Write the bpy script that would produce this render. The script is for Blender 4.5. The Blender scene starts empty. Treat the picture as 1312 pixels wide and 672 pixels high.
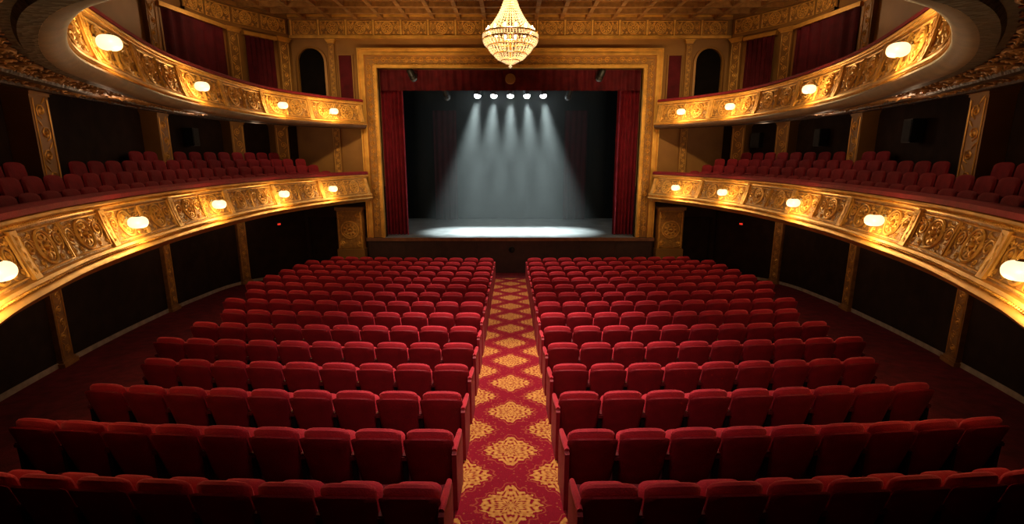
import bpy, bmesh, math, random
from mathutils import Vector, Matrix
random.seed(4)
sc = bpy.context.scene; col = sc.collection
PI = math.pi
ORD = ['first','second','third','fourth','fifth','sixth','seventh','eighth','ninth','tenth','eleventh','twelfth','thirteenth','fourteenth','fifteenth',
       'sixteenth','seventeenth','eighteenth','nineteenth','twentieth','twenty-first','twenty-second','twenty-third','twenty-fourth','twenty-fifth']
try:
    sc.view_settings.view_transform = 'Standard'
    sc.view_settings.look = 'None'
except Exception: pass

# ---------------------------------------------------------------- materials
def mk(name, c, rough=.6, metal=0., bump=0., bscale=20., var=.25, vscale=6., tex='noise', sheen=0., emis=None, estr=0., c2=None, spec=.5):
    m = bpy.data.materials.new(name); m.use_nodes = True
    nt = m.node_tree; N = nt.nodes; L = nt.links; b = N['Principled BSDF']
    tc = N.new('ShaderNodeTexCoord')
    nz = N.new('ShaderNodeTexNoise'); nz.inputs['Scale'].default_value = vscale; nz.inputs['Detail'].default_value = 4
    L.new(tc.outputs['Object'], nz.inputs['Vector'])
    rp = N.new('ShaderNodeValToRGB'); e = rp.color_ramp.elements
    lo = c2 if c2 else tuple(max(0, x*(1-var)) for x in c)
    e[0].position = .3; e[0].color = (*lo, 1); e[1].position = .7; e[1].color = (*[min(1, x*(1+var)) for x in c], 1)
    L.new(nz.outputs['Fac'], rp.inputs['Fac']); L.new(rp.outputs['Color'], b.inputs['Base Color'])
    b.inputs['Roughness'].default_value = rough; b.inputs['Metallic'].default_value = metal
    b.inputs['Specular IOR Level'].default_value = spec
    if sheen:
        b.inputs['Sheen Weight'].default_value = sheen; b.inputs['Sheen Tint'].default_value = (1, .22, .26, 1)
    if emis:
        b.inputs['Emission Color'].default_value = (*emis, 1); b.inputs['Emission Strength'].default_value = estr
    if bump:
        if tex == 'voronoi':
            t = N.new('ShaderNodeTexVoronoi'); out = t.outputs['Distance']
        else:
            t = N.new('ShaderNodeTexNoise'); t.inputs['Detail'].default_value = 3; out = t.outputs['Fac']
        t.inputs['Scale'].default_value = bscale
        L.new(tc.outputs['Object'], t.inputs['Vector'])
        bp = N.new('ShaderNodeBump'); bp.inputs['Strength'].default_value = bump; bp.inputs['Distance'].default_value = .03
        L.new(out, bp.inputs['Height']); L.new(bp.outputs['Normal'], b.inputs['Normal'])
    return m

GOLD = mk('gold_leaf', (.66,.345,.062), .46, .45, .04, 30, c2=(.52,.26,.045), vscale=3)
GOLDC = mk('gold_carved', (.42,.20,.034), .56, .12, .55, 22, c2=(.27,.118,.02), vscale=9, tex='voronoi')
GOLDB = mk('gold_relief', (.78,.43,.086), .50, .36, .12, 45, c2=(.60,.31,.058), vscale=7)
BRASS = mk('brass', (.80,.50,.15), .25, 1., 0, var=.1)
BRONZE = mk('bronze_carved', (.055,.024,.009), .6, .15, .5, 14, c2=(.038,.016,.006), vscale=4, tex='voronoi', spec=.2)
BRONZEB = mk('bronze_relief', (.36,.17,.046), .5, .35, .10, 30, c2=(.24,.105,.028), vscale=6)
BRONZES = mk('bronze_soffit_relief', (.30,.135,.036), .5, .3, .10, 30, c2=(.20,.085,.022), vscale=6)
BRONZER = mk('bronze_rim', (.13,.055,.016), .55, .2, .05, 30, c2=(.10,.042,.012), vscale=5, spec=.3)
OCHRE = mk('ochre_wall', (.29,.135,.029), .5, .25, .0, 8, c2=(.25,.112,.024), vscale=1.2)
COFFER = mk('coffer_panel', (.060,.025,.008), .6, .1, .1, 8, vscale=2)
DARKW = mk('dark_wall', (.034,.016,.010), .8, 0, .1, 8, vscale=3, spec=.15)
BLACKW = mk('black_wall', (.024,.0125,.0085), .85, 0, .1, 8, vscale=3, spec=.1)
NICHE = mk('niche_shade_black', (.006,.004,.003), .9, 0, 0, vscale=3, spec=.05)  # near-black that puts the niche's inner shade into the colour
VELV = mk('red_velvet', (.50,.020,.036), .75, 0, .25, 60, var=.18, vscale=7, sheen=.5, spec=.25)  # brighter red strengthens the seat-top highlights in the colour
VELVB = mk('red_velvet_back_shaded', (.265,.009,.018), .55, 0, .2, 60, var=.2, vscale=6, sheen=.10, spec=.3)  # dark-red backs, deepened further to put their shade into the colour
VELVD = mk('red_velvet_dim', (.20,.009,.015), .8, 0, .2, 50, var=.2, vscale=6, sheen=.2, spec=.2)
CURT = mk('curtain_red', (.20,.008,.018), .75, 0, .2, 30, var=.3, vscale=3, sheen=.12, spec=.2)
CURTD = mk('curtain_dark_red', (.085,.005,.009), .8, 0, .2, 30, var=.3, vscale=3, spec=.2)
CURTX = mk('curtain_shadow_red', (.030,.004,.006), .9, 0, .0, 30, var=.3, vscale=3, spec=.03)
BLACKM = mk('black_metal', (.015,.014,.014), .45, .5, 0, vscale=5)
ARMM = mk('arm_dark', (.13,.010,.014), .4, 0, .1, 20, vscale=5)
FLOORM = mk('floor_dark_red', (.12,.008,.012), .9, 0, .3, 60, c2=(.07,.005,.008), vscale=5, spec=.15)
STAGEM = mk('stage_boards', (.20,.212,.216), .36, 0, .08, 5, vscale=2, var=.25)
STAGEF = mk('stage_face', (.040,.013,.010), .5, 0, .1, 10, vscale=4)
GREYC = mk('grey_drape', (.010,.011,.011), .95, 0, .0, 10, vscale=1, spec=.03)
BLACKC = mk('black_drape', (.006,.007,.007), .9, 0, .1, 10, vscale=2, spec=.1)
TRIMG = mk('skirting', (.36,.28,.21), .5, 0, .05, 10)
GLOBE = mk('lamp_glass', (.5,.38,.2), .3, 0, 0, var=.02, emis=(1,.84,.48), estr=1.35)
BULB = mk('bulb_glow', (1,.85,.6), .3, 0, 0, var=.02, emis=(1,.74,.40), estr=10)
CRYST_GLOW = mk('crystal', (.66,.42,.16), .15, .5, 0, var=.15, emis=(1,.70,.34), estr=.75)  # beads given their own warm glow instead of only catching the bulbs
LENS = mk('lens_glow', (1,1,1), .2, 0, 0, var=.02, emis=(.9,1,1), estr=60)
LENSD = mk('lens_dark', (.10,.11,.12), .1, .3, 0)
REDL = mk('red_glow', (1,.05,.03), .3, 0, 0, var=.02, emis=(1,.04,.02), estr=.8)
GRILLE = mk('grille_cloth', (.03,.03,.03), .9, 0, .6, 120)

def carpet_mat():
    m = bpy.data.materials.new('aisle_carpet_pattern'); m.use_nodes = True
    nt = m.node_tree; N = nt.nodes; L = nt.links; b = N['Principled BSDF']
    tc = N.new('ShaderNodeTexCoord')
    nz0 = N.new('ShaderNodeTexNoise'); nz0.inputs['Scale'].default_value = 14; L.new(tc.outputs['Object'], nz0.inputs['Vector'])
    sp = N.new('ShaderNodeSeparateXYZ'); L.new(tc.outputs['Object'], sp.inputs[0])
    def mth(op, a, c=None, d=None):
        n = N.new('ShaderNodeMath'); n.operation = op
        for i, v in enumerate((a, c, d)):
            if v is None: continue
            if isinstance(v, (int, float)): n.inputs[i].default_value = v
            else: L.new(v, n.inputs[i])
        return n.outputs[0]
    X, Y = sp.outputs[0], sp.outputs[1]
    a = mth('DIVIDE', mth('ABSOLUTE', X), .6)
    by = mth('MULTIPLY', mth('ABSOLUTE', mth('SUBTRACT', mth('FRACT', mth('ADD', mth('DIVIDE', Y, 1.16), .33)), .5)), 2)
    d = mth('ADD', a, by); flip = mth('GREATER_THAN', d, 1)
    # local medallion coordinates, measured from the nearest centre
    la = mth('ABSOLUTE', mth('SUBTRACT', a, flip)); lb = mth('ABSOLUTE', mth('SUBTRACT', by, flip))
    dm = mth('ADD', la, lb)
    r = mth('SQRT', mth('ADD', mth('MULTIPLY', la, la), mth('MULTIPLY', lb, lb)))
    th = mth('ARCTAN2', lb, la)
    mix = mth('ADD', mth('MULTIPLY', dm, .74), mth('MULTIPLY', r, .32))
    scal = mth('ADD', mth('MULTIPLY', mth('SINE', mth('MULTIPLY', th, 16)), .050), mth('MULTIPLY', mth('SUBTRACT', nz0.outputs['Fac'], .5), .24))
    edge_d = mth('ADD', mix, scal)
    inside = mth('LESS_THAN', edge_d, .66)
    petal = mth('SINE', mth('ADD', mth('MULTIPLY', mix, 34), mth('MULTIPLY', mth('SINE', mth('MULTIPLY', th, 12)), 1.7)))
    vein = mth('SINE', mth('ADD', mth('MULTIPLY', th, 20), mth('MULTIPLY', mth('SINE', mth('MULTIPLY', mix, 20)), 2.2)))
    lace = mth('ADD', petal, mth('ADD', mth('MULTIPLY', vein, .7), mth('MULTIPLY', mth('SUBTRACT', nz0.outputs['Fac'], .5), 3.4)))
    g = mth('MULTIPLY', inside, mth('GREATER_THAN', lace, -.85))
    rim = mth('MULTIPLY', mth('GREATER_THAN', edge_d, .74), mth('LESS_THAN', edge_d, .79))
    nz1 = N.new('ShaderNodeTexVoronoi'); nz1.inputs['Scale'].default_value = 17; L.new(tc.outputs['Object'], nz1.inputs['Vector'])
    sprig = mth('MULTIPLY', mth('GREATER_THAN', dm, .84), mth('LESS_THAN', nz1.outputs['Distance'], .22))
    n2 = N.new('ShaderNodeTexNoise'); n2.inputs['Scale'].default_value = 90; L.new(tc.outputs['Object'], n2.inputs['Vector'])
    red = N.new('ShaderNodeValToRGB'); red.color_ramp.elements[0].color = (.13,.004,.010,1); red.color_ramp.elements[1].color = (.30,.009,.023,1)
    L.new(n2.outputs['Fac'], red.inputs['Fac'])
    m1 = N.new('ShaderNodeMixRGB'); L.new(mth('MULTIPLY', mth('MAXIMUM', rim, sprig), .28), m1.inputs['Fac']); L.new(red.outputs['Color'], m1.inputs[1]); m1.inputs[2].default_value = (.60,.16,.05,1)
    gold = N.new('ShaderNodeValToRGB'); gold.color_ramp.elements[0].color = (.30,.075,.014,1); gold.color_ramp.elements[1].color = (.62,.28,.07,1)
    L.new(mth('ADD', mth('MULTIPLY', lace, .25), .5), gold.inputs['Fac'])
    m2 = N.new('ShaderNodeMixRGB'); L.new(g, m2.inputs['Fac']); L.new(m1.outputs[0], m2.inputs[1]); L.new(gold.outputs['Color'], m2.inputs[2])
    L.new(m2.outputs[0], b.inputs['Base Color']); b.inputs['Roughness'].default_value = .95; b.inputs['Specular IOR Level'].default_value = .1
    bp = N.new('ShaderNodeBump'); bp.inputs['Strength'].default_value = .4; bp.inputs['Distance'].default_value = .01
    L.new(n2.outputs['Fac'], bp.inputs['Height']); L.new(bp.outputs['Normal'], b.inputs['Normal'])
    return m
CARPET = carpet_mat()

# ---------------------------------------------------------------- mesh helpers
class MB:
    def __init__(s): s.v = []; s.f = []
    def add(s, vs, fs):
        b = len(s.v); s.v += [tuple(v) for v in vs]; s.f += [tuple(i+b for i in f) for f in fs]
    def box(s, x0, x1, y0, y1, z0, z1, M=None):
        vs = [Vector((x, y, z)) for x in (x0, x1) for y in (y0, y1) for z in (z0, z1)]
        if M: vs = [M @ v for v in vs]
        s.add(vs, [(0,1,3,2),(4,6,7,5),(0,4,5,1),(2,3,7,6),(0,2,6,4),(1,5,7,3)])
    def grid(s, rows, closed=False):
        n = len(rows[0]); vs = [p for r in rows for p in r]; fs = []
        R = len(rows)
        for i in range(R-1 if not closed else R):
            j = (i+1) % R
            for k in range(n-1): fs.append((i*n+k, i*n+k+1, j*n+k+1, j*n+k))
        s.add(vs, fs)
    def tube(s, pts, rad, n=5, closed=False):
        pts = [Vector(p) for p in pts]; K = len(pts)
        if not isinstance(rad, (list, tuple)): rad = [rad]*K
        rings = []; up = None
        for i in range(K):
            a = pts[(i-1) % K] if (i > 0 or closed) else pts[i]; c = pts[(i+1) % K] if (i < K-1 or closed) else pts[i]
            t = (c-a)
            t = t.normalized() if t.length > 1e-9 else Vector((0,0,1))
            if up is None:
                up = Vector((0,0,1)) if abs(t.z) < .9 else Vector((1,0,0))
            x = t.cross(up)
            if x.length < 1e-6: x = t.orthogonal()
            x.normalize(); y = x.cross(t); up = y
            r = max(rad[i], 1e-4)
            rings.append([pts[i]+x*(r*math.cos(2*PI*k/n))+y*(r*math.sin(2*PI*k/n)) for k in range(n)])
        vs = [p for r in rings for p in r]; fs = []
        for i in range(K if closed else K-1):
            j = (i+1) % K
            for k in range(n): fs.append((i*n+k, i*n+(k+1) % n, j*n+(k+1) % n, j*n+k))
        if not closed:
            fs.append(tuple(range(n))[::-1]); fs.append(tuple((K-1)*n+k for k in range(n)))
        s.add(vs, fs)
    def lathe(s, prof, n=20, M=None):
        rings = [[Vector((r*math.cos(2*PI*k/n), r*math.sin(2*PI*k/n), z)) for k in range(n)] for r, z in prof]
        vs = [p for r in rings for p in r]
        if M: vs = [M @ v for v in vs]
        fs = []
        for i in range(len(prof)-1):
            for k in range(n): fs.append((i*n+k, i*n+(k+1) % n, (i+1)*n+(k+1) % n, (i+1)*n+k))
        fs.append(tuple(range(n))); fs.append(tuple((len(prof)-1)*n+k for k in range(n)))
        s.add(vs, fs)
    def bead(s, p, r, n=6):
        p = Vector(p)
        vs = [p+Vector((0,0,r)), p-Vector((0,0,r))] + [p+Vector((r*math.cos(2*PI*k/n), r*math.sin(2*PI*k/n), 0)) for k in range(n)]
        fs = []
        for k in range(n):
            fs += [(0, 2+k, 2+(k+1) % n), (1, 2+(k+1) % n, 2+k)]
        s.add(vs, fs)
    def mesh(s, name, mat, smooth=True, off=None):
        bm = bmesh.new()
        vs = [bm.verts.new(Vector(v)-off if off else v) for v in s.v]
        for f in s.f:
            try: bm.faces.new([vs[i] for i in f])
            except ValueError: pass
        bmesh.ops.remove_doubles(bm, verts=bm.verts, dist=1e-5)
        bmesh.ops.recalc_face_normals(bm, faces=bm.faces)
        me = bpy.data.meshes.new(name); bm.to_mesh(me); bm.free()
        me.materials.append(mat)
        if smooth:
            for p in me.polygons: p.use_smooth = True
            me.set_sharp_from_angle(angle=math.radians(40))
        return me
    def build(s, name, mat, parent=None, smooth=True, world=True, root=None):
        base = root if root is not None else parent
        off = base.location.copy() if (base and world) else None
        return link(name, s.mesh(name, mat, smooth, off), parent)

def link(name, me, parent=None):
    o = bpy.data.objects.new(name, me); col.objects.link(o)
    if parent: o.parent = parent
    return o
def tag(o, label, cat, group=None, kind=None):
    o['label'] = label; o['category'] = cat
    if group: o['group'] = group
    if kind: o['kind'] = kind
    return o
def thing(name, label, cat, loc=(0,0,0), rz=0, group=None):
    o = bpy.data.objects.new(name, None); col.objects.link(o); o.location = loc; o.rotation_euler = (0,0,rz); o.empty_display_size = .1
    return tag(o, label, cat, group)
def struct(name, mb, mat, smooth=False):
    o = mb.build(name, mat, None, smooth); o['kind'] = 'structure'; return o

class Path:
    def __init__(s, ctrl, n=14):
        P = [Vector(p) for p in ctrl]; P = [P[0]*2-P[1]] + P + [P[-1]*2-P[-2]]
        s.p = []
        for i in range(1, len(P)-2):
            for k in range(n):
                t = k/n; a, b, c, d = P[i-1:i+3]
                s.p.append(.5*((2*b)+(c-a)*t+(2*a-5*b+4*c-d)*t*t+(3*b-a-3*c+d)*t**3))
        s.p.append(P[-2].copy())
        s.c = [0]
        for i in range(1, len(s.p)): s.c.append(s.c[-1]+(s.p[i]-s.p[i-1]).length)
        s.L = s.c[-1]
    def find(s, d):
        d = min(max(d, 0), s.L)
        lo, hi = 0, len(s.c)-1
        while hi-lo > 1:
            m = (lo+hi)//2
            if s.c[m] <= d: lo = m
            else: hi = m
        return lo, hi, (d-s.c[lo])/(s.c[hi]-s.c[lo])
    def at(s, d):
        lo, hi, t = s.find(d); p = s.p[lo].lerp(s.p[hi], t)
        n = len(s.p)
        def tg(i): return (s.p[min(i+1, n-1)]-s.p[max(i-1, 0)]).normalized()
        T = tg(lo).lerp(tg(hi), t).normalized()
        return p, Vector((-T.y, T.x))
    def s_at_y(s, y):      # on the left arm, coming from the stage
        for i in range(len(s.p)-1):
            if (s.p[i].y-y)*(s.p[i+1].y-y) <= 0 and s.p[i].x < 0:
                return s.c[i]+(s.c[i+1]-s.c[i])*((s.p[i].y-y)/(s.p[i].y-s.p[i+1].y+1e-9))
        return 0
def full(c): return c+[(-x, y) for x, y in reversed(c[:-1])]

LI = full([(-5.6,19.7),(-6.5,17.7),(-7.15,15),(-7.22,12.5),(-7.0,10.1),(-6.45,7.5),(-5.85,5.85),(-5.2,4.5),(-4.1,2.9),(-2.7,1.6),(-1.25,.75),(0,.55)])
LO = full([(-8.3,20.05),(-9.75,17.6),(-9.8,15),(-9.5,12.5),(-9.05,10.1),(-8.4,7.5),(-7.8,5.85),(-7.3,4.3),(-6.8,2.4),(-6.2,.3),(-4.2,-2.4),(0,-3.0)])
UI = full([(-5.6,19.7),(-6.65,18.2),(-7.4,16.2),(-7.45,13.5),(-6.95,10.5),(-5.75,7.2),(-4.95,5.7),(-3.7,4.25),(-2.65,3.5),(-1.35,3.1),(0,2.95)])
UO = full([(-8.3,20.05),(-9.4,18.25),(-9.85,16.2),(-9.7,13.5),(-9.2,10.5),(-8.4,7.2),(-7.85,5.7),(-7.3,4.0),(-6.8,2.0),(-5.2,-1.6),(0,-3.0)])
PL, PW, PU, PUO = Path(LI), Path(LO), Path(UI), Path(UO)
def FZ(y): return -3.5-.06*y
CEIL = 5.15

def wall_bearing(r):      # point of the left wall in plan at a bearing x/y = -r
    for i in range(len(PW.p)-1):
        a, b = PW.p[i], PW.p[i+1]
        if a.y > 0 and b.y > 0 and (a.x/a.y+r)*(b.x/b.y+r) <= 0: return PW.at((PW.c[i]+PW.c[i+1])/2)
def wall_y(y): return PW.at(PW.s_at_y(y))
def ang(n): return math.atan2(n.y, n.x)-PI/2

# ---------------------------------------------------------------- relief ornament
def spiral(mb, M, cs, ct, r0, r1, a0, turns, dr, rad, n=16, side=5, squash=1.):
    pts, rr = [], []
    for i in range(n+1):
        t = i/n; a = a0+dr*turns*2*PI*(1-t); r = r0+(r1-r0)*t
        pts.append(M(cs+r*math.cos(a)*squash, ct+r*math.sin(a), rad*.3)); rr.append(rad*(1.15-.5*t))
    mb.tube(pts, rr, side)
    mb.bead(M(cs, ct, rad*.6), rad*1.7)
def leaf(mb, M, p, q, w, n=5):
    pts, rr = [], []
    for i in range(n+1):
        t = i/n; pts.append(M(p[0]+(q[0]-p[0])*t, p[1]+(q[1]-p[1])*t, .2*w)); rr.append(w*math.sin(PI*(.08+.86*t)))
    mb.tube(pts, rr, 5)
def rosette(mb, M, cs, ct, R, k=9):
    for f, w in ((1., .10), (.78, .06), (.40, .08)):
        mb.tube([M(cs+f*R*math.cos(2*PI*i/22), ct+f*R*math.sin(2*PI*i/22), .04*R) for i in range(22)], w*R, 5, True)
    for i in range(k):
        a = 2*PI*i/k; leaf(mb, M, (cs+.34*R*math.cos(a), ct+.34*R*math.sin(a)), (cs+.8*R*math.cos(a), ct+.8*R*math.sin(a)), .14*R)
    mb.bead(M(cs, ct, .08*R), .24*R, 8)
def relief(mb, M, s0, s1, t0, t1, frame=True, ros=None):
    cs, ct = (s0+s1)/2, (t0+t1)/2; L, H = s1-s0, t1-t0
    if frame:
        pad = .04*H; ns = max(2, int(L/.2)); pts = []
        a0, a1, b0, b1 = s0+pad, s1-pad, t0+pad, t1-pad
        pts += [M(a0+(a1-a0)*i/ns, b0, .01) for i in range(ns)]+[M(a1, b0, .01)]
        pts += [M(a1-(a1-a0)*i/ns, b1, .01) for i in range(ns)]+[M(a0, b1, .01)]
        mb.tube(pts, .018*min(1, H*1.8), 4, True)
    R = .40*H; rosette(ros or mb, M, cs, ct, R)
    rem = L/2-R-.10*H
    k = max(1, round(rem/(.62*H)))
    st = rem/k; r = min(.34*H, .47*st)
    for sd in (-1, 1):
        for j in range(k):
            c = cs+sd*(R+.04*H+st*(j+.5)); fl = 1 if (j % 2 == 0) else -1
            spiral(mb, M, c, ct+fl*.06*H, r*.16, r, PI/2*(1-fl)+(-PI/2), 1.7, sd*fl, .045*H*.8)
            for q in (-1, 1):
                spiral(mb, M, c+sd*.36*st, ct+q*.33*H, .015*H, .10*H, q*PI/2, 1.2, -sd*q, .026*H, 9, 4)
                spiral(mb, M, c-sd*.36*st, ct+q*.33*H, .015*H, .10*H, q*PI/2, 1.2, sd*q, .026*H, 9, 4)
            for q in (-1.5, -1.15, -.8, -.4, 0, .4, .8, 1.15, 1.5):
                a = q+(PI/2 if fl > 0 else -PI/2)
                leaf(mb, M, (c+r*.95*math.cos(a), ct+fl*.06*H+r*.95*math.sin(a)), (c+(r+.13*H)*math.cos(a+.3*sd), ct+(r+.10*H)*math.sin(a+.3*sd)), .026*H)
def vert_relief(mb, M, s0, s1, t0, t1):      # climbing scroll on a shaft
    cs, W = (s0+s1)/2, s1-s0; H = t1-t0; k = max(2, round(H/(W*.95))); st = H/k
    for j in range(k):
        c = t0+st*(j+.5); sd = 1 if j % 2 else -1; r = min(.34*W, .42*st)
        spiral(mb, M, cs+sd*.05*W, c, r*.2, r, -PI/2, 1.5, sd, .05*W, 11, 4)
        leaf(mb, M, (cs-sd*.1*W, c+.3*st), (cs-sd*.40*W, c+.62*st), .05*W, 4)
    for s in (s0, s1):
        mb.tube([M(s, t0, .01), M(s, t1, .01)], .03*W, 4)

# ---------------------------------------------------------------- balconies
def balcony(P, I, O, label, prof, y_near, soffit, deck):
    bal = thing('balcony', label, 'balcony', (0, 0, 0))
    N = int(P.L/.22)
    def loft(pr, name, mat, closed=False):
        rows = []
        for i in range(N+1):
            p, n = P.at(P.L*i/N); rows.append([(p.x+n.x*d, p.y+n.y*d, z) for d, z in pr])
        m = MB(); m.grid(rows); return m.build(name, mat, bal)
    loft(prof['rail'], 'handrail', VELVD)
    loft(prof['cornice'], 'cornice_moulding', GOLD)
    loft(prof['face'], 'front_panel', GOLDC)
    loft(prof['base'], 'base_moulding', GOLD)
    if 'rim' in prof: loft(prof['rim'], 'soffit_rim', BRONZER)
    face = prof['face']
    def fd(z):
        for (d0, z0), (d1, z1) in zip(face, face[1:]):
            if z1 <= z <= z0: return d0+(d1-d0)*(z0-z)/(z0-z1)
        return face[-1][0] if z < face[-1][1] else face[0][0]
    def M(s, t, d):
        p, n = P.at(s); e = fd(t)+d; return Vector((p.x+n.x*e, p.y+n.y*e, t))
    zt, zb = face[0][1], face[-1][1]
    s1 = P.s_at_y(y_near); nu = 14; us = (s1-.15)/nu
    for side in (0, 1):
        for u in range(nu):
            a, b = .15+us*u, .15+us*(u+1)
            m = MB(); mr = MB(); ca, cb = a+(.09 if u % 2 == 0 else .01), b-(.01 if u % 2 == 0 else .09)
            if side == 0: relief(m, M, ca, cb, zb+.02, zt-.02, ros=mr)
            else: relief(m, M, P.L-cb, P.L-ca, zb+.02, zt-.02, ros=mr)
            rp = m.build('relief_panel', GOLDB, bal); mr.build('rosette', GOLDB, rp, root=bal)
            if u % 2 == 0:
                m = MB(); c = a if side == 0 else P.L-a
                rows = []
                for s, d in ((c-.08, -.02), (c-.08, .045), (c+.08, .045), (c+.08, -.02)):
                    rows.append([M(s, zb+(zt-zb)*k/6, d) for k in range(7)])
                m.grid(rows)
                vert_relief(m, lambda s, t, d, c=c: M(c+s, t, d+.045), -.055, .055, zb+.05, zt-.05)
                m.build('panel_post', GOLDB, bal)
    for zz, dd, r in prof['beads']:
        k = int(P.L/(r*2.6)); ms = [MB(), MB()]
        for i in range(k):
            p, n = P.at(P.L*(i+.5)/k)
            if p.y < y_near-.6: continue
            ms[0 if p.x < 0 else 1].bead((p.x+n.x*dd, p.y+n.y*dd, zz), r, 5)
        for m in ms: m.build('bead_course', GOLDB, bal)
    if soffit:
        rows = []
        for a, b in zip(I.p, O.p):
            rows.append([(*(a.lerp(b, f)), z) for f, z in soffit])
        m = MB(); m.grid(rows); m.build('soffit', prof['soffit_mat'], bal)
    if deck:
        rows = []
        for i, (a, b) in enumerate(zip(I.p, O.p)):
            v = (b-a); l = v.length; v.normalize()
            rows.append([(*(a+v*min(d, l-.02)), z) for d, z in deck]+[(*b, deck[-1][1])])
        m = MB(); m.grid(rows); m.build('stepped_deck', FLOORM, bal)
    return bal, M
low_prof = dict(
    rail=[(-.16,-.70),(-.17,-.62),(-.10,-.585),(.02,-.585),(.09,-.62),(.09,-.69),(.04,-.71)],
    cornice=[(.03,-.70),(.09,-.715),(.11,-.745),(.075,-.77),(.06,-.80),(.02,-.82),(.01,-.845)],
    face=[(.01,-.845),(.04,-1.0),(.09,-1.18),(.15,-1.34),(.18,-1.42)],
    base=[(.18,-1.42),(.235,-1.43),(.25,-1.47),(.22,-1.50),(.20,-1.53),(.25,-1.555),(.27,-1.60),(.22,-1.66),(.12,-1.70),(.10,-1.735),(-.1,-1.74)],
    beads=[(-.79,.085,.022),(-1.50,.235,.026)], soffit_mat=DARKW)
up_prof = dict(
    rail=[(-.14,2.0),(-.15,2.05),(-.09,2.08),(.02,2.08),(.07,2.05),(.07,2.0),(.03,1.98)],
    cornice=[(.02,1.99),(.08,1.975),(.10,1.95),(.07,1.93),(.05,1.89),(.01,1.875)],
    face=[(.01,1.875),(.03,1.72),(.07,1.5),(.12,1.33),(.15,1.25)],
    base=[(.15,1.25),(.20,1.24),(.22,1.20),(.18,1.17),(.20,1.15)],
    rim=[(.20,1.15),(.21,1.12),(.19,1.07),(.12,1.02),(.05,1.0),(0,1.0)],
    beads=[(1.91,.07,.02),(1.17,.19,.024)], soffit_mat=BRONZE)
ROWS = ((.70,-1.46),(1.15,-1.24),(1.60,-1.02),(2.05,-.80))
low_bal, ML = balcony(PL, PL, PW, 'lower horseshoe balcony with carved gold front and red seats above stalls', low_prof, 3.6,
    [(-.02,-1.74),(.05,-1.74),(1.0,-1.74)], [(.12,-1.70),(.36,-1.68),(.37,-1.46),(.87,-1.46),(.88,-1.24),(1.32,-1.24),(1.33,-1.02),(1.77,-1.02),(1.78,-.80)])
up_bal, MU = balcony(PU, PU, PUO, 'upper horseshoe balcony with carved gold front and bronze underside', up_prof, 5.2,
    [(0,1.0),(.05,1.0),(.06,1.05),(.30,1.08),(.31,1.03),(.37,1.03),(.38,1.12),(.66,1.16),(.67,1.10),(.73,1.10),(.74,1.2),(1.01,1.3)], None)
sa, sb = PU.s_at_y(13.5), PU.s_at_y(3.45); k = 10
for f0, f1, H, zz in ((.07,.29,.60,1.045),(.40,.64,.66,1.115),(.76,.96,.56,1.20)):
    def MS(s, t, d, zz=zz, f0=f0, f1=f1, H=H):
        lo, hi, q = PU.find(s); a = PU.p[lo].lerp(PU.p[hi], q); b = PUO.p[lo].lerp(PUO.p[hi], q)
        f = f0+(f1-f0)*t/H; p = a.lerp(b, f); return Vector((p.x, p.y, zz+.12*(t/H)*(f1-f0)-d*1.5))
    for sd in (0, 1):
        for i in range(k):
            m = MB(); a, b = sa+(sb-sa)*i/k, sa+(sb-sa)*(i+1)/k
            if sd == 1: a, b = PU.L-b, PU.L-a
            relief(m, MS, a, b, 0, H, False)
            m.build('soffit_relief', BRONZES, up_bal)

# ---------------------------------------------------------------- shell
def wall_strip(name, i0, i1, zb, zt, mat):
    m = MB(); rows = []
    for i in range(i0, i1+1):
        p = PW.p[i]; rows.append([(p.x, p.y, zb(p.y) if callable(zb) else zb), (p.x, p.y, zt)])
    m.grid(rows); return struct(name, m, mat, True)
NW = len(PW.p)-1; iL = 14*9; iR = NW-14*9
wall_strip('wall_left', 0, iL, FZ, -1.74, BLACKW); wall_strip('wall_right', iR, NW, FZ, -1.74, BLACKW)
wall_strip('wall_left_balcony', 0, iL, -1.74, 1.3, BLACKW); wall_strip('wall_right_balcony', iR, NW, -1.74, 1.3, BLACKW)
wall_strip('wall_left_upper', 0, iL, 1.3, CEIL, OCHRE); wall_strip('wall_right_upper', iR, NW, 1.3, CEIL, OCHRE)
wall_strip('wall_back', iL, iR, FZ, CEIL, DARKW)
for nm, i0, i1 in (('baseboard_left', 0, iL), ('baseboard_right', iR, NW)):
    m = MB(); rows = []
    for i in range(i0, i1+1):
        p, n = PW.at(PW.c[i]); z = FZ(p.y); rows.append([(p.x+n.x*.01, p.y+n.y*.01, z+.10), (p.x+n.x*.03, p.y+n.y*.03, z+.10), (p.x+n.x*.04, p.y+n.y*.04, z)])
    m.grid(rows); struct(nm, m, TRIMG)
m = MB(); m.grid([[(-10.2,-3.2,FZ(-3.2)),(-10.2,20.2,FZ(20.2))],[(10.2,-3.2,FZ(-3.2)),(10.2,20.2,FZ(20.2))]]); struct('floor', m, FLOORM)
m = MB(); m.box(-10.3,10.3,-3.2,20.4,CEIL+.1,CEIL+.2)
struct('ceiling', m, COFFER)
m = MB()
for i in range(21):
    x = -9.5+.95*i; m.box(x-.07,x+.07,12,20.1,CEIL-.20,CEIL+.1)
    m.box(x-.14,x+.14,12,20.1,CEIL-.04,CEIL+.1)
for j in range(10):
    y = 19.98-.80*j; m.box(-9.7,9.7,y-.06,y+.06,CEIL-.21,CEIL+.1); m.box(-9.7,9.7,y-.13,y+.13,CEIL-.05,CEIL+.1)
struct('trim_1', m, BRONZEB)
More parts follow.
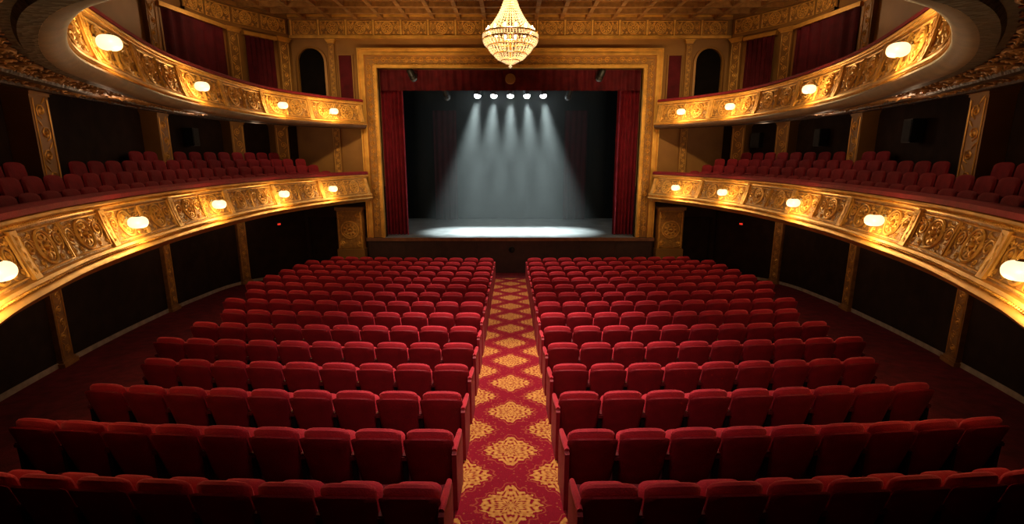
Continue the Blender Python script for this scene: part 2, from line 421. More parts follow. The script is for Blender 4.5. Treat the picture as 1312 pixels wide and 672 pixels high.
# proscenium wall
m = MB()
for s in (-1, 1):
    m.box(min(s*8.45,s*5.05),max(s*8.45,s*5.05),20.1,20.4,-1.2,CEIL+.1)
m.box(-5.05,5.05,20.1,20.4,3.25,CEIL+.1)
struct('wall_front', m, OCHRE)
m = MB()
for s in (-1, 1): m.box(min(s*8.45,s*5.05),max(s*8.45,s*5.05),20.1,20.4,-4.75,-1.2)
struct('wall_front_lower', m, DARKW)
# frieze
fr = thing('frieze', 'carved gold frieze of scroll panels running above the stage opening', 'frieze', (0,20.1,4.36))
m = MB(); m.box(-8.2,8.2,20.02,20.1,4.36,4.98); m.build('frieze_band', OCHRE, fr, False)
m = MB(); m.box(-8.25,8.25,19.96,20.1,4.30,4.40); m.box(-8.25,8.25,19.93,20.1,4.94,5.02); m.box(-8.25,8.25,19.9,20.1,5.02,5.1); m.build('frieze_moulding', GOLD, fr, False)
for i in range(16):
    a = -8.16+1.02*i; m = MB(); m.box(a-.035,a+.035,19.98,20.05,4.40,4.94); mr = MB()
    relief(m, lambda s, t, d: Vector((s, 20.02-d, t)), a+.06, a+.96, 4.42, 4.92, ros=mr); rp = m.build('relief_panel', GOLDB, fr); mr.build('rosette', GOLDB, rp, root=fr)
for sd, nm in ((-1,'left'),(1,'right')):
    f2 = thing('frieze', 'carved gold frieze on the splayed upper wall at %s of the stage' % nm, 'frieze', (sd*8.3,20.05,4.36))
    s0, s1 = .1, 4.2
    def MF(s, t, d, sd=sd):
        p, n = PW.at(s); return Vector((-sd*(p.x+n.x*d), p.y+n.y*d, t))
    m = MB()
    for z0, z1, d in ((4.30,4.40,.12),(4.40,4.94,.05),(4.94,5.08,.15)):
        rows = []
        for z, e in ((z0,0),(z0,d),(z1,d),(z1,0)): rows.append([MF(s0+(s1-s0)*i/12, z, e) for i in range(13)])
        m.grid(rows)
    m.build('frieze_band', OCHRE, f2)
    for i in range(4):
        m = MB(); relief(m, lambda s, t, d: MF(s, t, d+.05), s0+.05+1.02*i, s0+.98+1.02*i, 4.42, 4.92); m.build('relief_panel', GOLDB, f2)

# proscenium frame
pr = thing('proscenium_arch', 'wide carved gold proscenium frame around the stage opening', 'proscenium', (0,20,-3.24))
def uframe(m, xi, w, zt, y0, y1, zb=-3.22):
    m.box(-xi-w,-xi,y0,y1,zb,zt+w); m.box(xi,xi+w,y0,y1,zb,zt+w); m.box(-xi,xi,y0,y1,zt,zt+w)
m = MB(); uframe(m,5.05,.10,3.25,19.90,20.3); uframe(m,5.15,.05,3.35,19.96,20.1); m.build('inner_moulding', GOLD, pr, False)
m = MB(); uframe(m,5.20,.30,3.40,20.0,20.1); m.build('carved_band', OCHRE, pr, False)
m = MB(); uframe(m,5.50,.08,3.70,19.88,20.1); uframe(m,5.58,.11,3.78,19.93,20.1); uframe(m,5.69,.05,3.89,19.86,20.1); m.build('outer_moulding', GOLD, pr, False)
k = 23
for sd in (-1, 1):
    m = MB(); m.tube([(sd*5.35, 19.99, -3.15), (sd*5.35, 19.99, 3.45)], .014, 4)
    for i in range(k):
        z = -3.0+6.4*(i+.5)/k; spiral(m, lambda s, t, d: Vector((s, 20.0-d, t)), sd*5.35, z, .025, .115, PI/2*(1 if i % 2 else -1), 1.5, sd, .020, 12, 4)
    m.build('scroll_relief', GOLD, pr)
m = MB(); m.tube([(-5.4, 19.99, 3.55), (5.4, 19.99, 3.55)], .014, 4)
for i in range(37):
    x = -5.2+10.4*(i+.5)/37; spiral(m, lambda s, t, d: Vector((s, 20.0-d, t)), x, 3.55, .025, .115, 0 if i % 2 else PI, 1.5, 1, .020, 12, 4)
m.build('scroll_relief', GOLD, pr)
m = MB()
for i in range(90): m.bead((-5.15+10.3*i/89, 19.95, 3.375), .035, 5)
m.build('bead_course', GOLDB, pr)
for sd in (-1, 1):
    m = MB()
    for i in range(56): m.bead((sd*5.175, 19.95, -3.18+6.5*i/55), .035, 5)
    m.build('bead_course', GOLDB, pr)

# ---------------------------------------------------------------- pilasters and piers
def pilaster(label, x, y, a, z0, z1, w, dep, mats, group):
    t = thing('pilaster', label, 'pilaster', (x,y,z0), a, group); h = z1-z0
    m = MB(); m.box(-w/2,w/2,.005,dep,.14,h-.16); sh = m.build('shaft', mats[0], t, False, False)
    m = MB(); vert_relief(m, lambda s, q, d: Vector((s, dep+d, q)), -w*.38, w*.38, .2, h-.22); m.build('scroll_relief', mats[1], sh, True, False)
    m = MB()
    for k, (zz, e) in enumerate(((.16,.02),(.11,.05),(.06,.08))): m.box(-w/2-e,w/2+e,.005,dep+e,h-zz,h-zz+.05)
    m.build('capital', mats[2], t, False, False)
    m = MB(); m.box(-w/2-.05,w/2+.05,.005,dep+.05,0,.09); m.box(-w/2-.02,w/2+.02,.005,dep+.02,.09,.14); m.build('base', mats[2], t, False, False)
    return t
def both(fn):
    for sd, nm in ((-1,'left'),(1,'right')): fn(sd, nm)
def onwall(sd, p, n): return sd*-p.x, p.y, ang(Vector((-sd*n.x, n.y)))
PIERS = []
def pil(sd, nm):
    for i, y in enumerate((17.75, 13.7, 9.3)):
        p, n = wall_y(y); x, yy, a = onwall(sd, p, n)
        pilaster('carved bronze pilaster on %s stalls wall under the balcony, %s from the stage' % (nm, ORD[i]), x, yy, a, FZ(p.y), -1.75, .36, .10, (BRONZEB,GOLD,BRONZEB), 'stalls wall pilasters')
    for i, y in enumerate((19.3, 17.75, 13.8, 9.3)):
        p, n = wall_y(y); x, yy, a = onwall(sd, p, n); PIERS.append((x+(-sd*n.x)*.3, yy+n.y*.3))
        pilaster('carved gold pier behind the %s lower balcony seats, %s from the stage' % (nm, ORD[i]), x, yy, a, -.80, 1.22, .52, .42, (OCHRE,GOLD,OCHRE), 'lower balcony piers')
    for i, r in enumerate((.424, .524, .672)):
        p, n = wall_bearing(r); x, yy, a = onwall(sd, p, n)
        pilaster('carved gold pilaster on the %s upper wall above the balcony, %s from the stage' % (nm, ORD[i]), x, yy, a, 1.32, 4.28, .42, .12, (OCHRE,GOLDB,GOLD), 'upper wall pilasters')
    pilaster('slim carved gold pilaster just %s of the proscenium, between the balconies' % nm, sd*6.75, 20.08, PI, -.9, 1.6, .30, .10, (OCHRE,GOLDB,GOLD), 'pilasters beside the proscenium')
    pilaster('tall carved gold pilaster just %s of the proscenium, above upper balcony' % nm, sd*6.72, 20.08, PI, 1.6, 4.28, .22, .10, (OCHRE,GOLDB,GOLD), 'pilasters beside the proscenium')
both(pil)
def curtain_mesh(x0, x1, z0, z1, folds, amp, th=.0, taper=0):
    m = MB(); n = folds*8; rows = []
    for j in range(9):
        q = j/8; z = z0+(z1-z0)*q
        rows.append([(x0+(x1-x0)*i/n, amp*math.sin(2*PI*folds*i/n+.3*math.sin(4*q))*(.75+.25*(1-q))+amp*.3*math.sin(5.1*i/n*folds), z) for i in range(n+1)])
    m.grid(rows); return m
def wc(sd, nm):
    for i, (ra, rb, lab) in enumerate(((.445,.502,'narrow dark red curtain on the %s upper wall nearest the stage'),(.55,.65,'wide dark red curtain on the %s upper wall farther from the stage'))):
        pa, na = wall_bearing(ra); pb, nb = wall_bearing(rb); c = (pa+pb)/2; n = (na+nb)/2; w = (pa-pb).length
        t = thing('box_curtain', lab % nm, 'curtain', (-sd*(c.x+n.x*.16), c.y+n.y*.16, 1.5), ang(Vector((-sd*n.x, n.y))), 'upper wall curtains')
        curtain_mesh(-w/2, w/2, .05, 2.6, 6, .05).build('drape', CURTD, t, True, False)
        m = MB(); m.box(-w/2-.08,w/2+.08,-.06,.1,2.58,2.7); m.build('pelmet', GOLD, t, False, False)
    t = thing('niche', 'dark arched niche with gold surround at %s of the proscenium top' % nm, 'niche', (sd*7.5,20.1,2.0))
    def arch(w, h, n=14):
        r = w/2; return [(-r, 0)]+[(-r*math.cos(PI*i/n), h-r+r*math.sin(PI*i/n)) for i in range(n+1)]+[(r, 0)]
    m = MB(); A = arch(.98,1.95); m.add([(sd*7.5+x, 20.085, 2.0+z) for x, z in A], [tuple(range(len(A)))]); m.build('recess_shade', NICHE, t, False)  # flat black sheet before the wall, standing for the niche's shade
    m = MB(); B = arch(1.14,2.03); rows = [[(sd*7.5+x, y, 2.0+z) for x, z in Q] for Q, y in ((A,20.085),(A,19.97),(B,19.99),(B,20.098))]; m.grid(rows); m.build('surround', OCHRE, t)
    t = thing('fabric_panel', 'narrow red fabric panel in gold frame beside %s proscenium edge' % nm, 'panel', (sd*6.22,20.1,2.1))
    m = MB(); x = sd*6.22; m.box(x-.24,x+.24,20.03,20.1,2.1,3.7); m.build('fabric', CURTD, t, False)
    m = MB(); m.box(x-.29,x-.24,19.98,20.1,2.05,3.75); m.box(x+.24,x+.29,19.98,20.1,2.05,3.75); m.box(x-.24,x+.24,19.98,20.1,3.7,3.75); m.box(x-.24,x+.24,19.98,20.1,2.05,2.1); m.build('frame', OCHRE, t, False)
    t = thing('carved_plinth', 'square carved gold block at %s of the stage front below the balcony' % nm, 'plinth', (sd*6.38,19.8,FZ(19.8)))
    x = sd*6.38
    m = MB(); m.box(x-.5,x+.5,19.72,20.09,-3.66,-2.1); bd = m.build('body', GOLDC, t, False)
    m = MB(); m.box(x-.56,x+.56,19.64,20.09,-4.69,-4.05); m.box(x-.54,x+.54,19.67,20.09,-4.05,-3.66); m.build('base', OCHRE, t, False)
    m = MB(); m.box(x-.55,x+.55,19.66,20.09,-2.1,-1.98); m.build('cap', OCHRE, t, False)
    m = MB(); MM = lambda s, q, d: Vector((x+s, 19.72-d, -2.88+q)); rosette(m, MM, 0, 0, .34)
    for u in (-1, 1):
        for v in (-1, 1): spiral(m, MM, u*.34, v*.55, .02, .12, 0, 1.4, u*v, .03, 10, 4)
    m.tube([MM(-.44,-.72,.01),MM(.44,-.72,.01),MM(.44,.72,.01),MM(-.44,.72,.01)], .03, 4, True); m.build('rosette_relief', GOLDB, bd, root=t)
both(wc)
for i, sd in enumerate((-1, 1)):
    m = MB(); m.box(sd*7.55-.5,sd*7.55+.5,20.04,20.1,FZ(20.1),-2.5); m.box(sd*7.55-.58,sd*7.55-.5,19.98,20.1,FZ(20.1),-2.42); m.box(sd*7.55+.5,sd*7.55+.58,19.98,20.1,FZ(20.1),-2.42); m.box(sd*7.55-.58,sd*7.55+.58,19.98,20.1,-2.5,-2.42)
    struct('door_%d' % (i+1), m, BLACKW)
def ex(sd, nm):
    p, n = wall_bearing(.472)
    t = thing('exit_light', 'small glowing red exit light on the wall %s of the stage' % nm, 'exit light', (-sd*(p.x+n.x*.02), p.y+n.y*.02, -2.62), ang(Vector((-sd*n.x, n.y))))
    m = MB(); m.box(-.09,.09,0,.07,0,.12); m.build('housing', BLACKM, t, False, False)
    m = MB(); m.box(-.06,.06,.07,.078,.03,.09); m.build('lit_face', REDL, t, False, False)
both(ex)
for sd, y, lab in ((-1,15.6,'black loudspeaker on the dark wall behind left lower balcony seats'),(1,18.8,'black loudspeaker behind right lower balcony seats, nearest the stage'),(1,16.0,'black loudspeaker behind right lower balcony seats, second from the stage'),(1,11.7,'black loudspeaker behind right lower balcony seats, farthest from the stage')):
    p, n = wall_y(y); x, yy, a = onwall(sd, p, n)
    t = thing('loudspeaker', lab, 'loudspeaker', (x, yy, .3), a, 'wall loudspeakers')
    m = MB(); m.box(-.17,.17,.06,.32,0,.52); m.build('cabinet', BLACKM, t, False, False)
    m = MB(); m.box(-.15,.15,.32,.335,.02,.5); m.build('grille', GRILLE, t, False, False)
    m = MB(); m.box(-.05,.05,.01,.06,.2,.32); m.build('bracket', BLACKM, t, False, False)

# ---------------------------------------------------------------- stage
st = thing('stage', 'raised black glossy stage platform with dark red front', 'stage', (0,19.9,FZ(19.9)))
m = MB(); m.box(-5.75,5.75,19.9,20.4,-3.32,-3.24); m.box(-7.2,7.2,20.4,26.4,-3.32,-3.24); m.build('stage_floor', STAGEM, st, False)
m = MB(); m.box(-5.75,5.75,19.95,20.05,FZ(19.9)-.0,-3.32)
for i in range(9): m.box(-5.7+i*1.425-.02,-5.7+i*1.425+.02,19.93,19.95,FZ(19.9),-3.36)
ff = m.build('front_face', STAGEF, st, False)
m = MB(); m.box(-5.8,5.8,19.86,19.9,-3.36,-3.225); m.build('lip_trim', mk('lip_wood', (.20,.09,.05), .3, .1), st, False)
vt = MB(); Mx = Matrix.Translation((.05,19.95,-3.72)) @ Matrix.Rotation(PI/2,4,'X'); vt.lathe([(.13,0),(.13,.03),(.10,.035),(.09,.02),(.0,.02)], 16, Mx); o = vt.build('stage_face_vent', BLACKM, ff, root=st)  # round vent on the stage front face
m = MB(); m.box(-7.2,7.2,26.4,26.5,-3.32,5.1); struct('wall_stage_back', m, BLACKC)
for sd, nm in ((-1,'left'),(1,'right')):
    m = MB(); m.box(min(sd*7.2,sd*7.3),max(sd*7.2,sd*7.3),20.4,26.5,-3.32,5.1); struct('wall_stage_%s' % nm, m, BLACKC)
m = MB(); m.box(-7.3,7.3,20.4,26.5,5.1,5.2); struct('ceiling_stage', m, BLACKC)
def drape(name, label, x0, x1, y, z0, z1, folds, amp, mat):
    t = tag(curtain_mesh(x0-(x0+x1)/2, x1-(x0+x1)/2, 0, z1-z0, folds, amp).build(name, mat), label, 'curtain'); t.location = ((x0+x1)/2, y, z0); return t
drape('stage_curtain', 'tall red velvet stage curtain gathered at left of the stage opening', -5.25, -4.25, 20.75, -3.22, 3.6, 7, .09, CURT)
drape('stage_curtain', 'tall red velvet stage curtain gathered at right of the stage opening', 4.25, 5.25, 20.75, -3.22, 3.6, 7, .09, CURT)
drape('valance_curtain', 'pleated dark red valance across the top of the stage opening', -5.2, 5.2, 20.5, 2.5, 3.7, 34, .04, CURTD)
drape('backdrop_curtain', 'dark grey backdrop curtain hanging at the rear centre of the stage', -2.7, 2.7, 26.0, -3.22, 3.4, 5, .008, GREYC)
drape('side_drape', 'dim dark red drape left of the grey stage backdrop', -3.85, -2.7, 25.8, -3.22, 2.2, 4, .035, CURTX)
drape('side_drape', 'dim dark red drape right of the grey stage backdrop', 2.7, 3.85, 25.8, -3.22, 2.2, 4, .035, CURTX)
drape('wing_drape', 'black wing drape at the far left rear of the stage', -6.9, -5.0, 24.2, -3.22, 3.6, 14, .07, BLACKC)
drape('wing_drape', 'black wing drape at the far right rear of the stage', 5.0, 6.9, 24.2, -3.22, 3.6, 14, .07, BLACKC)
t = thing('medallion', 'round gold emblem medallion at the centre of the valance', 'emblem', (0,20.36,2.92))
m = MB(); m.lathe([(.0,.0),(.2,.0),(.2,.03),(.16,.045),(.0,.045)], 22, Matrix.Translation((0,20.42,2.92)) @ Matrix.Rotation(PI/2,4,'X')); m.build('disc', OCHRE, t)
m = MB(); rosette(m, lambda s, q, d: Vector((s, 20.37-d, 2.92+q)), 0, 0, .17); m.build('rosette', OCHRE, t)

t = thing('lighting_bar', 'black lighting bar hanging across the stage behind the valance', 'lighting bar', (0,22.5,2.98))
m = MB(); m.tube([(-4.6,22.5,2.98),(4.6,22.5,2.98)], .03, 8); m.build('pipe', BLACKM, t)
for x in (-4,4):
    m = MB(); m.tube([(x,22.5,2.98),(x,22.5,5.1)], .01, 5); m.build('hanger', BLACKM, t)
def spotlight(label, loc, target, lit, top):
    loc = Vector(loc); d = (Vector(target)-loc).normalized(); q = d.to_track_quat('Z', 'Y').to_matrix().to_4x4()
    t = thing('spotlight', label, 'spotlight', loc, 0, 'stage spotlights'); M = q
    m = MB(); m.lathe([(.0,-.28),(.10,-.27),(.125,-.2),(.125,.0),(.145,.02),(.145,.12),(.13,.12),(.115,.02)], 16, M); can = m.build('can', BLACKM, t, True, False)
    m = MB(); m.lathe([(0,.07),(.125,.07),(.135,.12),(.125,.17),(.08,.215),(0,.235)], 18, M); m.build('lens', LENS if lit else LENSD, can, True, False)
    m = MB(); m.tube([(-.155,0,-.03),(-.155,0,.14),(0,0,.2),(.155,0,.14),(.155,0,-.03)], .014, 5); m.tube([(0,0,.2),(0,0,top)], .012, 5); m.build('yoke', BLACKM, t, True, False)
    if lit:
        L = bpy.data.lights.new('stage_beam', 'SPOT'); L.energy = 8200; L.color = (.86,1,.99); L.spot_size = math.radians(37); L.spot_blend = 1.; L.shadow_soft_size = .18
        o = bpy.data.objects.new('stage_beam', L); col.objects.link(o); o.location = loc+d*.44; o.rotation_euler = d.to_track_quat('-Z','Y').to_euler()
names = ['far left','second from the left','centre','second from the right','far right']
for i in range(5):
    x = (i-2)*.70; spotlight('bright white stage spotlight above the stage, %s of five' % names[i], (x,22.5,2.66), (x*1.55,21.7,-3.24), True, .32)
spotlight('small unlit black spotlight at the top left corner of the stage opening', (-3.75,20.2,3.0), (-1,23,-3), False, .24)
spotlight('small unlit black spotlight at the top right corner of the stage opening', (3.45,20.2,3.0), (1,23,-3), False, .24)
spotlight('unlit black spotlight hanging left of the five lit ones', (-2.75,22.5,2.55), (-1,24,-3), False, .43)
spotlight('unlit black spotlight hanging right of the five lit ones', (2.5,22.5,2.55), (1,24,-3), False, .43)
# haze
hz = MB(); hz.box(-3.9,3.9,20.95,25.0,-3.2,2.9); ho = hz.mesh('stage_haze', BLACKC, False)
hm = bpy.data.materials.new('haze'); hm.use_nodes = True; nt = hm.node_tree; nt.nodes.clear()
out = nt.nodes.new('ShaderNodeOutputMaterial'); vs = nt.nodes.new('ShaderNodeVolumeScatter'); vs.inputs['Density'].default_value = .0165; vs.inputs['Anisotropy'].default_value = .1
vs.inputs['Color'].default_value = (.88,.95,.95,1); nt.links.new(vs.outputs[0], out.inputs['Volume']); ho.materials.clear(); ho.materials.append(hm)
o = link('stage_haze', ho); tag(o, 'thin pale haze hanging in the stage air under the spotlights', 'haze', None, 'stuff')

# ---------------------------------------------------------------- chandelier
CX, CY = 0, 11.5
ch = thing('chandelier', 'large gilded crystal chandelier hanging above the centre aisle', 'chandelier', (CX,CY,1.95))
def ring(m, r, z, w, n=40): m.tube([(CX+r*math.cos(2*PI*i/n), CY+r*math.sin(2*PI*i/n), z) for i in range(n)], w, 6, True)
rf = None
for r, z, w in ((.58,2.56,.022),(.585,2.44,.022),(.49,2.30,.014),(.36,2.14,.013),(.2,2.02,.012),(.13,3.42,.025)):
    m = MB(); ring(m, r, z, w); q = m.build('ring_frame', BRASS, ch); rf = rf or q
m = MB(); m.tube([(CX,CY,2.0),(CX,CY,CEIL+.1)], .018, 6); m.build('stem', BRASS, ch)
m = MB(); m.lathe([(0,.0),(.16,.02),(.2,.1),(.08,.2),(.03,.3)], 16, Matrix.Translation((CX,CY,3.38))); m.build('crown', BRASS, ch)
def strand(pts, rr):
    m = MB(); m.tube(pts, .004, 4)
    for p, r in zip(pts, rr): m.bead(p, r, 5)
    m.build('bead_strand', CRYST_GLOW, ch)
for i in range(36):
    a = 2*PI*i/36; P, R = [], []
    for k in range(19):
        q = k/18; r = .10+.46*(q**2.1); z = 3.5-.94*q; P.append((CX+r*math.cos(a), CY+r*math.sin(a), z)); R.append(.016+.009*q)
    strand(P, R)
low = [(.585,2.44),(.56,2.36),(.49,2.30),(.44,2.21),(.36,2.14),(.29,2.06),(.2,2.02),(.11,1.97),(.03,1.95)]
for i in range(40):
    a = 2*PI*(i+.5)/40; P, R = [], []
    for (r0, z0), (r1, z1) in zip(low, low[1:]):
        for q in (.15, .62):
            r = r0+(r1-r0)*q; z = z0+(z1-z0)*q; P.append((CX+r*math.cos(a), CY+r*math.sin(a), z)); R.append(.010+.026*r)
    strand(P, R)
m = MB()
for i in range(60):
    a = 2*PI*i/60
    for z in (2.47,2.50,2.53): m.bead((CX+.585*math.cos(a), CY+.585*math.sin(a), z), .022, 5)
m.build('crystal_band', CRYST_GLOW, ch)
for i in range(14):
    a = 2*PI*i/14; m = MB(); m.lathe([(.008,0),(.026,.025),(.03,.05),(.018,.09),(.004,.12)], 8, Matrix.Translation((CX+.51*math.cos(a), CY+.51*math.sin(a), 2.56))); m.build('candle_bulb', BULB, rf, root=ch)
m = MB(); m.bead((CX,CY,1.90), .045, 8); m.build('pendant', CRYST_GLOW, ch)

# ---------------------------------------------------------------- globe lamps
LY = .18
def lm_parts():
    d = {}
    R = Matrix.Rotation(-PI/2,4,'X')
    m = MB(); m.lathe([(0,-.02),(.11,-.02),(.11,.02),(.07,.035),(.03,.05),(.022,.09),(.0,.09)], 18, R); d['backplate'] = m.mesh('backplate', BRASS)
    m = MB(); m.tube([(0,.05,.02),(0,.08,.08),(0,.13,.105),(0,LY,.108)], .012, 6); m.lathe([(.012,.125),(.035,.12),(.055,.108),(.06,.097),(.0,.092)], 18, Matrix.Translation((0,LY,0))); d['holder'] = m.mesh('holder', BRASS)
    m = MB(); m.lathe([(.002,-.102)]+[(.152*math.sin(PI*i/16)**.58, -.102*math.cos(PI*i/16)) for i in range(1,16)]+[(.002,.102)], 24, Matrix.Translation((0,LY,0))); d['globe'] = m.mesh('globe', GLOBE)
    m = MB(); m.lathe([(.0,-.118),(.010,-.114),(.025,-.104),(.0,-.098)], 10, Matrix.Translation((0,LY,0))); d['finial'] = m.mesh('finial', BRASS)
    return d
LP = lm_parts()
LB = bpy.data.lights.new('globe_glow_fill', 'POINT'); LB.energy = 13; LB.color = (1,.66,.27); LB.shadow_soft_size = .10  # added fill outside the globes for the glow on the gold
def lamp(P, s, z, dface, sd, label, group):
    p, n = P.at(s); x, y = (p.x+n.x*dface), p.y+n.y*dface
    nn = Vector((n.x, n.y))
    if sd > 0: x = -x; nn.x = -nn.x
    t = thing('globe_lamp', label, 'lamp', (x,y,z), ang(nn), group); g = None
    for k, me in LP.items():
        o = link(k, me, g if k == 'finial' else t)
        if k == 'globe': g = o
    tx = Vector((-nn.y, nn.x)) if sd > 0 else Vector((nn.y, -nn.x))      # along the front, away from the stage
    for dz, da, e in ((-.22, 0, .36), (.02, .40, .36)):  # one fill under the globe, one beside it for a glow spot
        b = bpy.data.objects.new('globe_glow_fill', LB); col.objects.link(b); b.location = (x+nn.x*e+tx.x*da, y+nn.y*e+tx.y*da, z+dz)
for sd, nm, ly, uy in ((-1,'left',(17.8,15.3,11.95,8.6,4.75),(18.55,16.4,11.95,7.4)),(1,'right',(18.4,16.0,12.3,8.85,4.75),(18.75,16.75,12.4,7.85))):
    for i, y in enumerate(ly):
        lamp(PL, PL.s_at_y(y), -1.13, .07, sd, 'glowing globe lamp on the %s lower balcony front, %s from the stage' % (nm, ORD[i]), 'lower balcony lamps')
    for i, y in enumerate(uy):
        lamp(PU, PU.s_at_y(y), 1.55, .06, sd, 'glowing globe lamp on the %s upper balcony front, %s from the stage' % (nm, ORD[i]), 'upper balcony lamps')

# ---------------------------------------------------------------- seats
def pad(m, w0, w1, z0, z1, y0, y1, th, arch=0, curve=.03, nu=10, nv=10, e=6, drop=.035, shr=.10):
    for side in (1, -1):
        rows = []
        for j in range(nv+1):
            v = math.sin(PI/2*(-1+2*j/nv)); q = (v+1)/2; row = []
            for i in range(nu+1):
                u = math.sin(PI/2*(-1+2*i/nu)); w = (w0+(w1-w0)*q)*.5*(1-shr*abs(v)**9)
                zz = z0+(z1-z0)*q+arch*(1-u*u)*q-drop*(abs(u)**7)*(1 if v > 0 else -1)*abs(v)**3
                y = y0+(y1-y0)*q+curve*u*u+side*th*.5*math.sqrt(max(0,(1-abs(u)**e)*(1-abs(v)**e)))
                row.append((w*u, y, zz))
            rows.append(row)
        m.grid(rows)
S = {}
m = MB(); pad(m,.485,.553,.20,.850,.07,-.10,.045,.030,curve=.04,e=12,drop=.022,shr=.035); S['back_panel'] = m.mesh('back_panel', VELVB)
m = MB(); pad(m,.45,.51,.40,.910,.09,-.02,.12,.030,curve=.035,e=6,drop=.034,shr=.07); S['backrest'] = m.mesh('backrest', VELV)
m = MB(); pad(m,.44,.45,.34,.72,.20,.32,.13,.0,.0,e=4); S['seat_cushion'] = m.mesh('seat_cushion', VELV)
m = MB(); m.box(-.298,-.252,.0,.30,.0,.56); m.box(-.31,-.24,-.02,.36,0,.03); S['side_support'] = m.mesh('side_support', BLACKM, False)
m = MB(); m.box(-.305,-.245,-.02,.40,.56,.60); m.box(-.30,-.25,-.01,.39,.60,.615); S['armrest'] = m.mesh('armrest', ARMM, False)
m = MB()
sec = [(-.10,.0),(.44,.0),(.44,.58),(.42,.64),(.38,.67),(-.02,.73),(-.08,.73),(-.12,.70)]
for x0, x1 in ((.255,.305),):
    rows = [[(x, y, z) for y, z in sec]+[(x, *sec[0])] for x in (x0, x1)]; m.grid(rows)
    m.add([(x0, y, z) for y, z in sec], [tuple(range(len(sec)))]); m.add([(x1, y, z) for y, z in sec], [tuple(range(len(sec)))])
S['end_panel'] = m.mesh('end_panel', VELVB, False)
m = MB(); m.tube([(.28,-.09,.735),(.28,-.02,.745),(.28,.2,.71),(.28,.40,.68)], [.026,.034,.034,.026], 8); S['end_armrest'] = m.mesh('end_armrest', VELV)
def mirror(me):
    m2 = me.copy()
    for v in m2.vertices: v.co.x = -v.co.x
    m2.flip_normals(); return m2
SE = {'side_support': mirror(S['side_support']), 'armrest': mirror(S['armrest']), 'end_panel': mirror(S['end_panel']), 'end_armrest': mirror(S['end_armrest'])}
COUNTS = [9,9,9,9,10,10,10,11,11,12,12,12,12,12,11]
for k, cnt in enumerate(COUNTS):
    for sd, nm in ((-1,'left'),(1,'right')):
        for j in range(cnt):
            ax = .60+.275+.558*j; x = sd*ax; y = 3.85+1.0*k+ax*ax/105
            t = thing('theater_seat', 'red velvet seat %s of the aisle, %s row from stage, %s from aisle' % (nm, ORD[14-k], ORD[j]), 'seat', (x, y, FZ(y)), x/52.5, 'red stalls seats')
            for part in ('back_panel','backrest','seat_cushion'): link(part, S[part], t)
            src = S if sd < 0 else SE          # each seat owns the support on its outer side; the seat at the aisle also owns the end panel
            ss = link('side_support', src['side_support'], t); link('armrest', src['armrest'], ss)
            if j == 0:
                ep = link('end_panel', src['end_panel'], t); link('armrest', src['end_armrest'], ep)
# gallery seats
B = {}
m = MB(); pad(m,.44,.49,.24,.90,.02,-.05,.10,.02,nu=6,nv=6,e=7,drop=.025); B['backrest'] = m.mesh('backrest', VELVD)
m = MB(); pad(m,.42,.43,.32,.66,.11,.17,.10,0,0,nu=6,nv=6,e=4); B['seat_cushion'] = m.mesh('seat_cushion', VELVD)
m = MB(); m.box(-.245,-.213,-.02,.20,0,.52); B['side_support'] = m.mesh('side_support', ARMM, False)
BR = mirror(B['side_support'])
RN = ['front','second','third','back']
ORD2 = ORD+['twenty-sixth','twenty-seventh','twenty-eighth']
for row, (off, z) in enumerate(ROWS):
    for sd, nm in ((-1,'left'),(1,'right')):
        s = PL.s_at_y(18.5-.12*row); send = PL.s_at_y(6.8); j = 0
        while s < send and j < 28:
            p, n = PL.at(s); x, y = p.x-n.x*off, p.y-n.y*off
            a = ang(n)
            dw = min((Vector((x, y))-q).length for q in PW.p)
            if sd > 0: x = -x; a = -a
            s += .50
            if dw < .22 or (row >= 2 and any((x-px)**2+(y-py)**2 < .52**2 for px, py in PIERS)): continue
            t = thing('gallery_seat', 'red seat in the %s lower balcony, %s row, %s from the stage' % (nm, RN[row], ORD2[j]), 'seat', (x,y,z), a, 'lower balcony seats')
            for part, me in B.items(): link(part, me, t)
            link('side_support', BR, t)
            j += 1
# carpet
m = MB(); rows = []
for x, e in ((-.6,0),(-.6,.012),(.6,.012),(.6,0)): rows.append([(x, 2.2+16.5*i/20, FZ(2.2+16.5*i/20)+e) for i in range(21)])
m.grid(rows); tag(m.build('aisle_carpet', CARPET, None, False), 'long red carpet runner with gold diamond medallions along centre aisle', 'carpet')

# ---------------------------------------------------------------- lights
def light(kind, name, loc, tgt, e, c, **kw):
    L = bpy.data.lights.new(name, kind); L.energy = e; L.color = c
    for k, v in kw.items(): setattr(L, k, v)
    o = bpy.data.objects.new(name, L); col.objects.link(o); o.location = loc
    if tgt: o.rotation_euler = (Vector(tgt)-Vector(loc)).to_track_quat('-Z','Y').to_euler()
WARM = (1,.86,.72)
for y, e, sz in ((7.4,3200,60), (11.0,2500,58), (15.0,2300,62)):
    light('SPOT','house_light',(0,y,4.9),(0,y+.3,-4),e,WARM,spot_size=math.radians(sz),spot_blend=1.,shadow_soft_size=.25)
light('SPOT','seat_back_fill',(0,3.3,2.4),(0,8.5,-3.8),480,WARM,spot_size=math.radians(92),spot_blend=1.,shadow_soft_size=.4)  # added unseen spot filling the seat backs
light('POINT','chandelier_light',(0,11.5,2.75),None,40,(1,.66,.30),shadow_soft_size=.25)
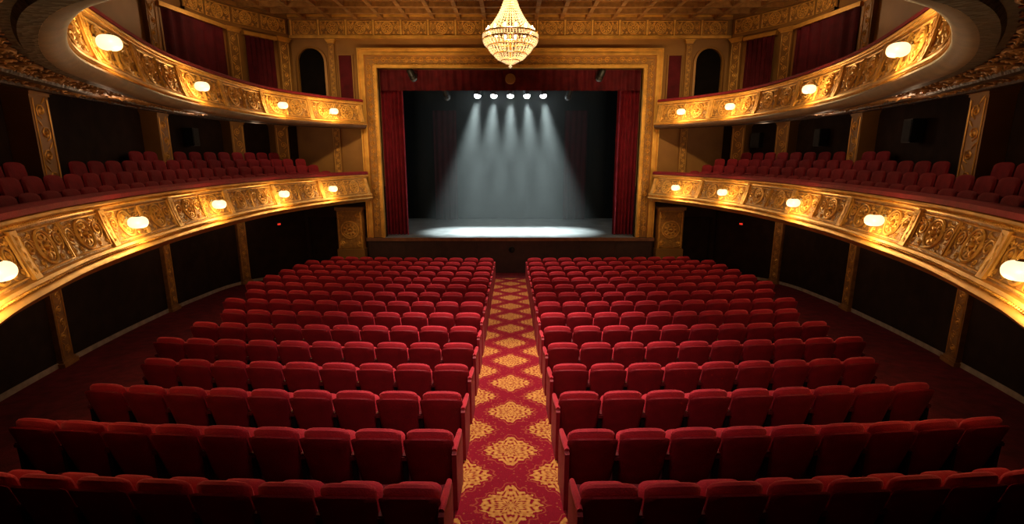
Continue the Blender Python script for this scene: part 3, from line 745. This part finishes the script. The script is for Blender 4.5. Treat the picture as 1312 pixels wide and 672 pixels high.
for sd in (-1, 1):
    light('SPOT','frame_top_fill',(sd*3.4,16.6,1.6),(sd*3.4,20.1,4.9),420,(1,.70,.36),spot_size=math.radians(84),spot_blend=1.,shadow_soft_size=.2)  # added unseen spot brightening the top of the frame
    light('SPOT','frame_side_fill',(sd*3.2,13.0,4.6),(sd*6.9,20.1,1.0),1350,(1,.70,.36),spot_size=math.radians(50),spot_blend=1.,shadow_soft_size=.2)  # added unseen spot brightening the walls beside the frame
    light('SPOT','curtain_fill',(sd*1.2,15.5,4.8),(sd*4.9,20.7,-1.2),420,(1,.74,.5),spot_size=math.radians(36),spot_blend=1.,shadow_soft_size=.2)  # added unseen spot brightening the red stage curtains
    for y in (17, 13, 9):
        p, n = wall_y(y); light('POINT','gallery_fill',(-sd*(p.x+n.x*1.6),p.y+n.y*1.6,.85),None,10,(1,.66,.40),shadow_soft_size=.1)  # added fill over the lower balcony seats, no fixture there
        light('POINT','under_balcony_fill',(-sd*(p.x+n.x*1.2),p.y+n.y*1.2,-1.95),None,11,(1,.62,.36),shadow_soft_size=.1)  # added weak fill for the walls under the balcony, no fixture there
    light('POINT','upper_gallery_fill',(sd*8.3,16.5,4.2),None,30,(1,.7,.4),shadow_soft_size=.15)  # added fill for the upper walls and curtains, no fixture there
    light('SPOT','soffit_fill',(sd*2.0,7.5,-.6),(sd*6.3,5.8,1.2),85,(1,.7,.4),spot_size=math.radians(80),spot_blend=1.,shadow_soft_size=.1)  # added unseen spot bringing out the soffit carving
w = bpy.data.worlds.new('dark'); sc.world = w; w.use_nodes = True
w.node_tree.nodes['Background'].inputs[0].default_value = (.02,.016,.013,1); w.node_tree.nodes['Background'].inputs[1].default_value = .2

# camera
cam = bpy.data.cameras.new('camera'); cam.sensor_width = 36; cam.lens = 640/1312*36; cam.clip_start = .02; cam.clip_end = 200
co = bpy.data.objects.new('camera', cam); col.objects.link(co); co.location = (0,0,0); co.rotation_euler = (math.radians(90-12.0),0,-.0031); sc.camera = co
for o in col.objects:
    if o.parent is None: o.location.z += 4.7
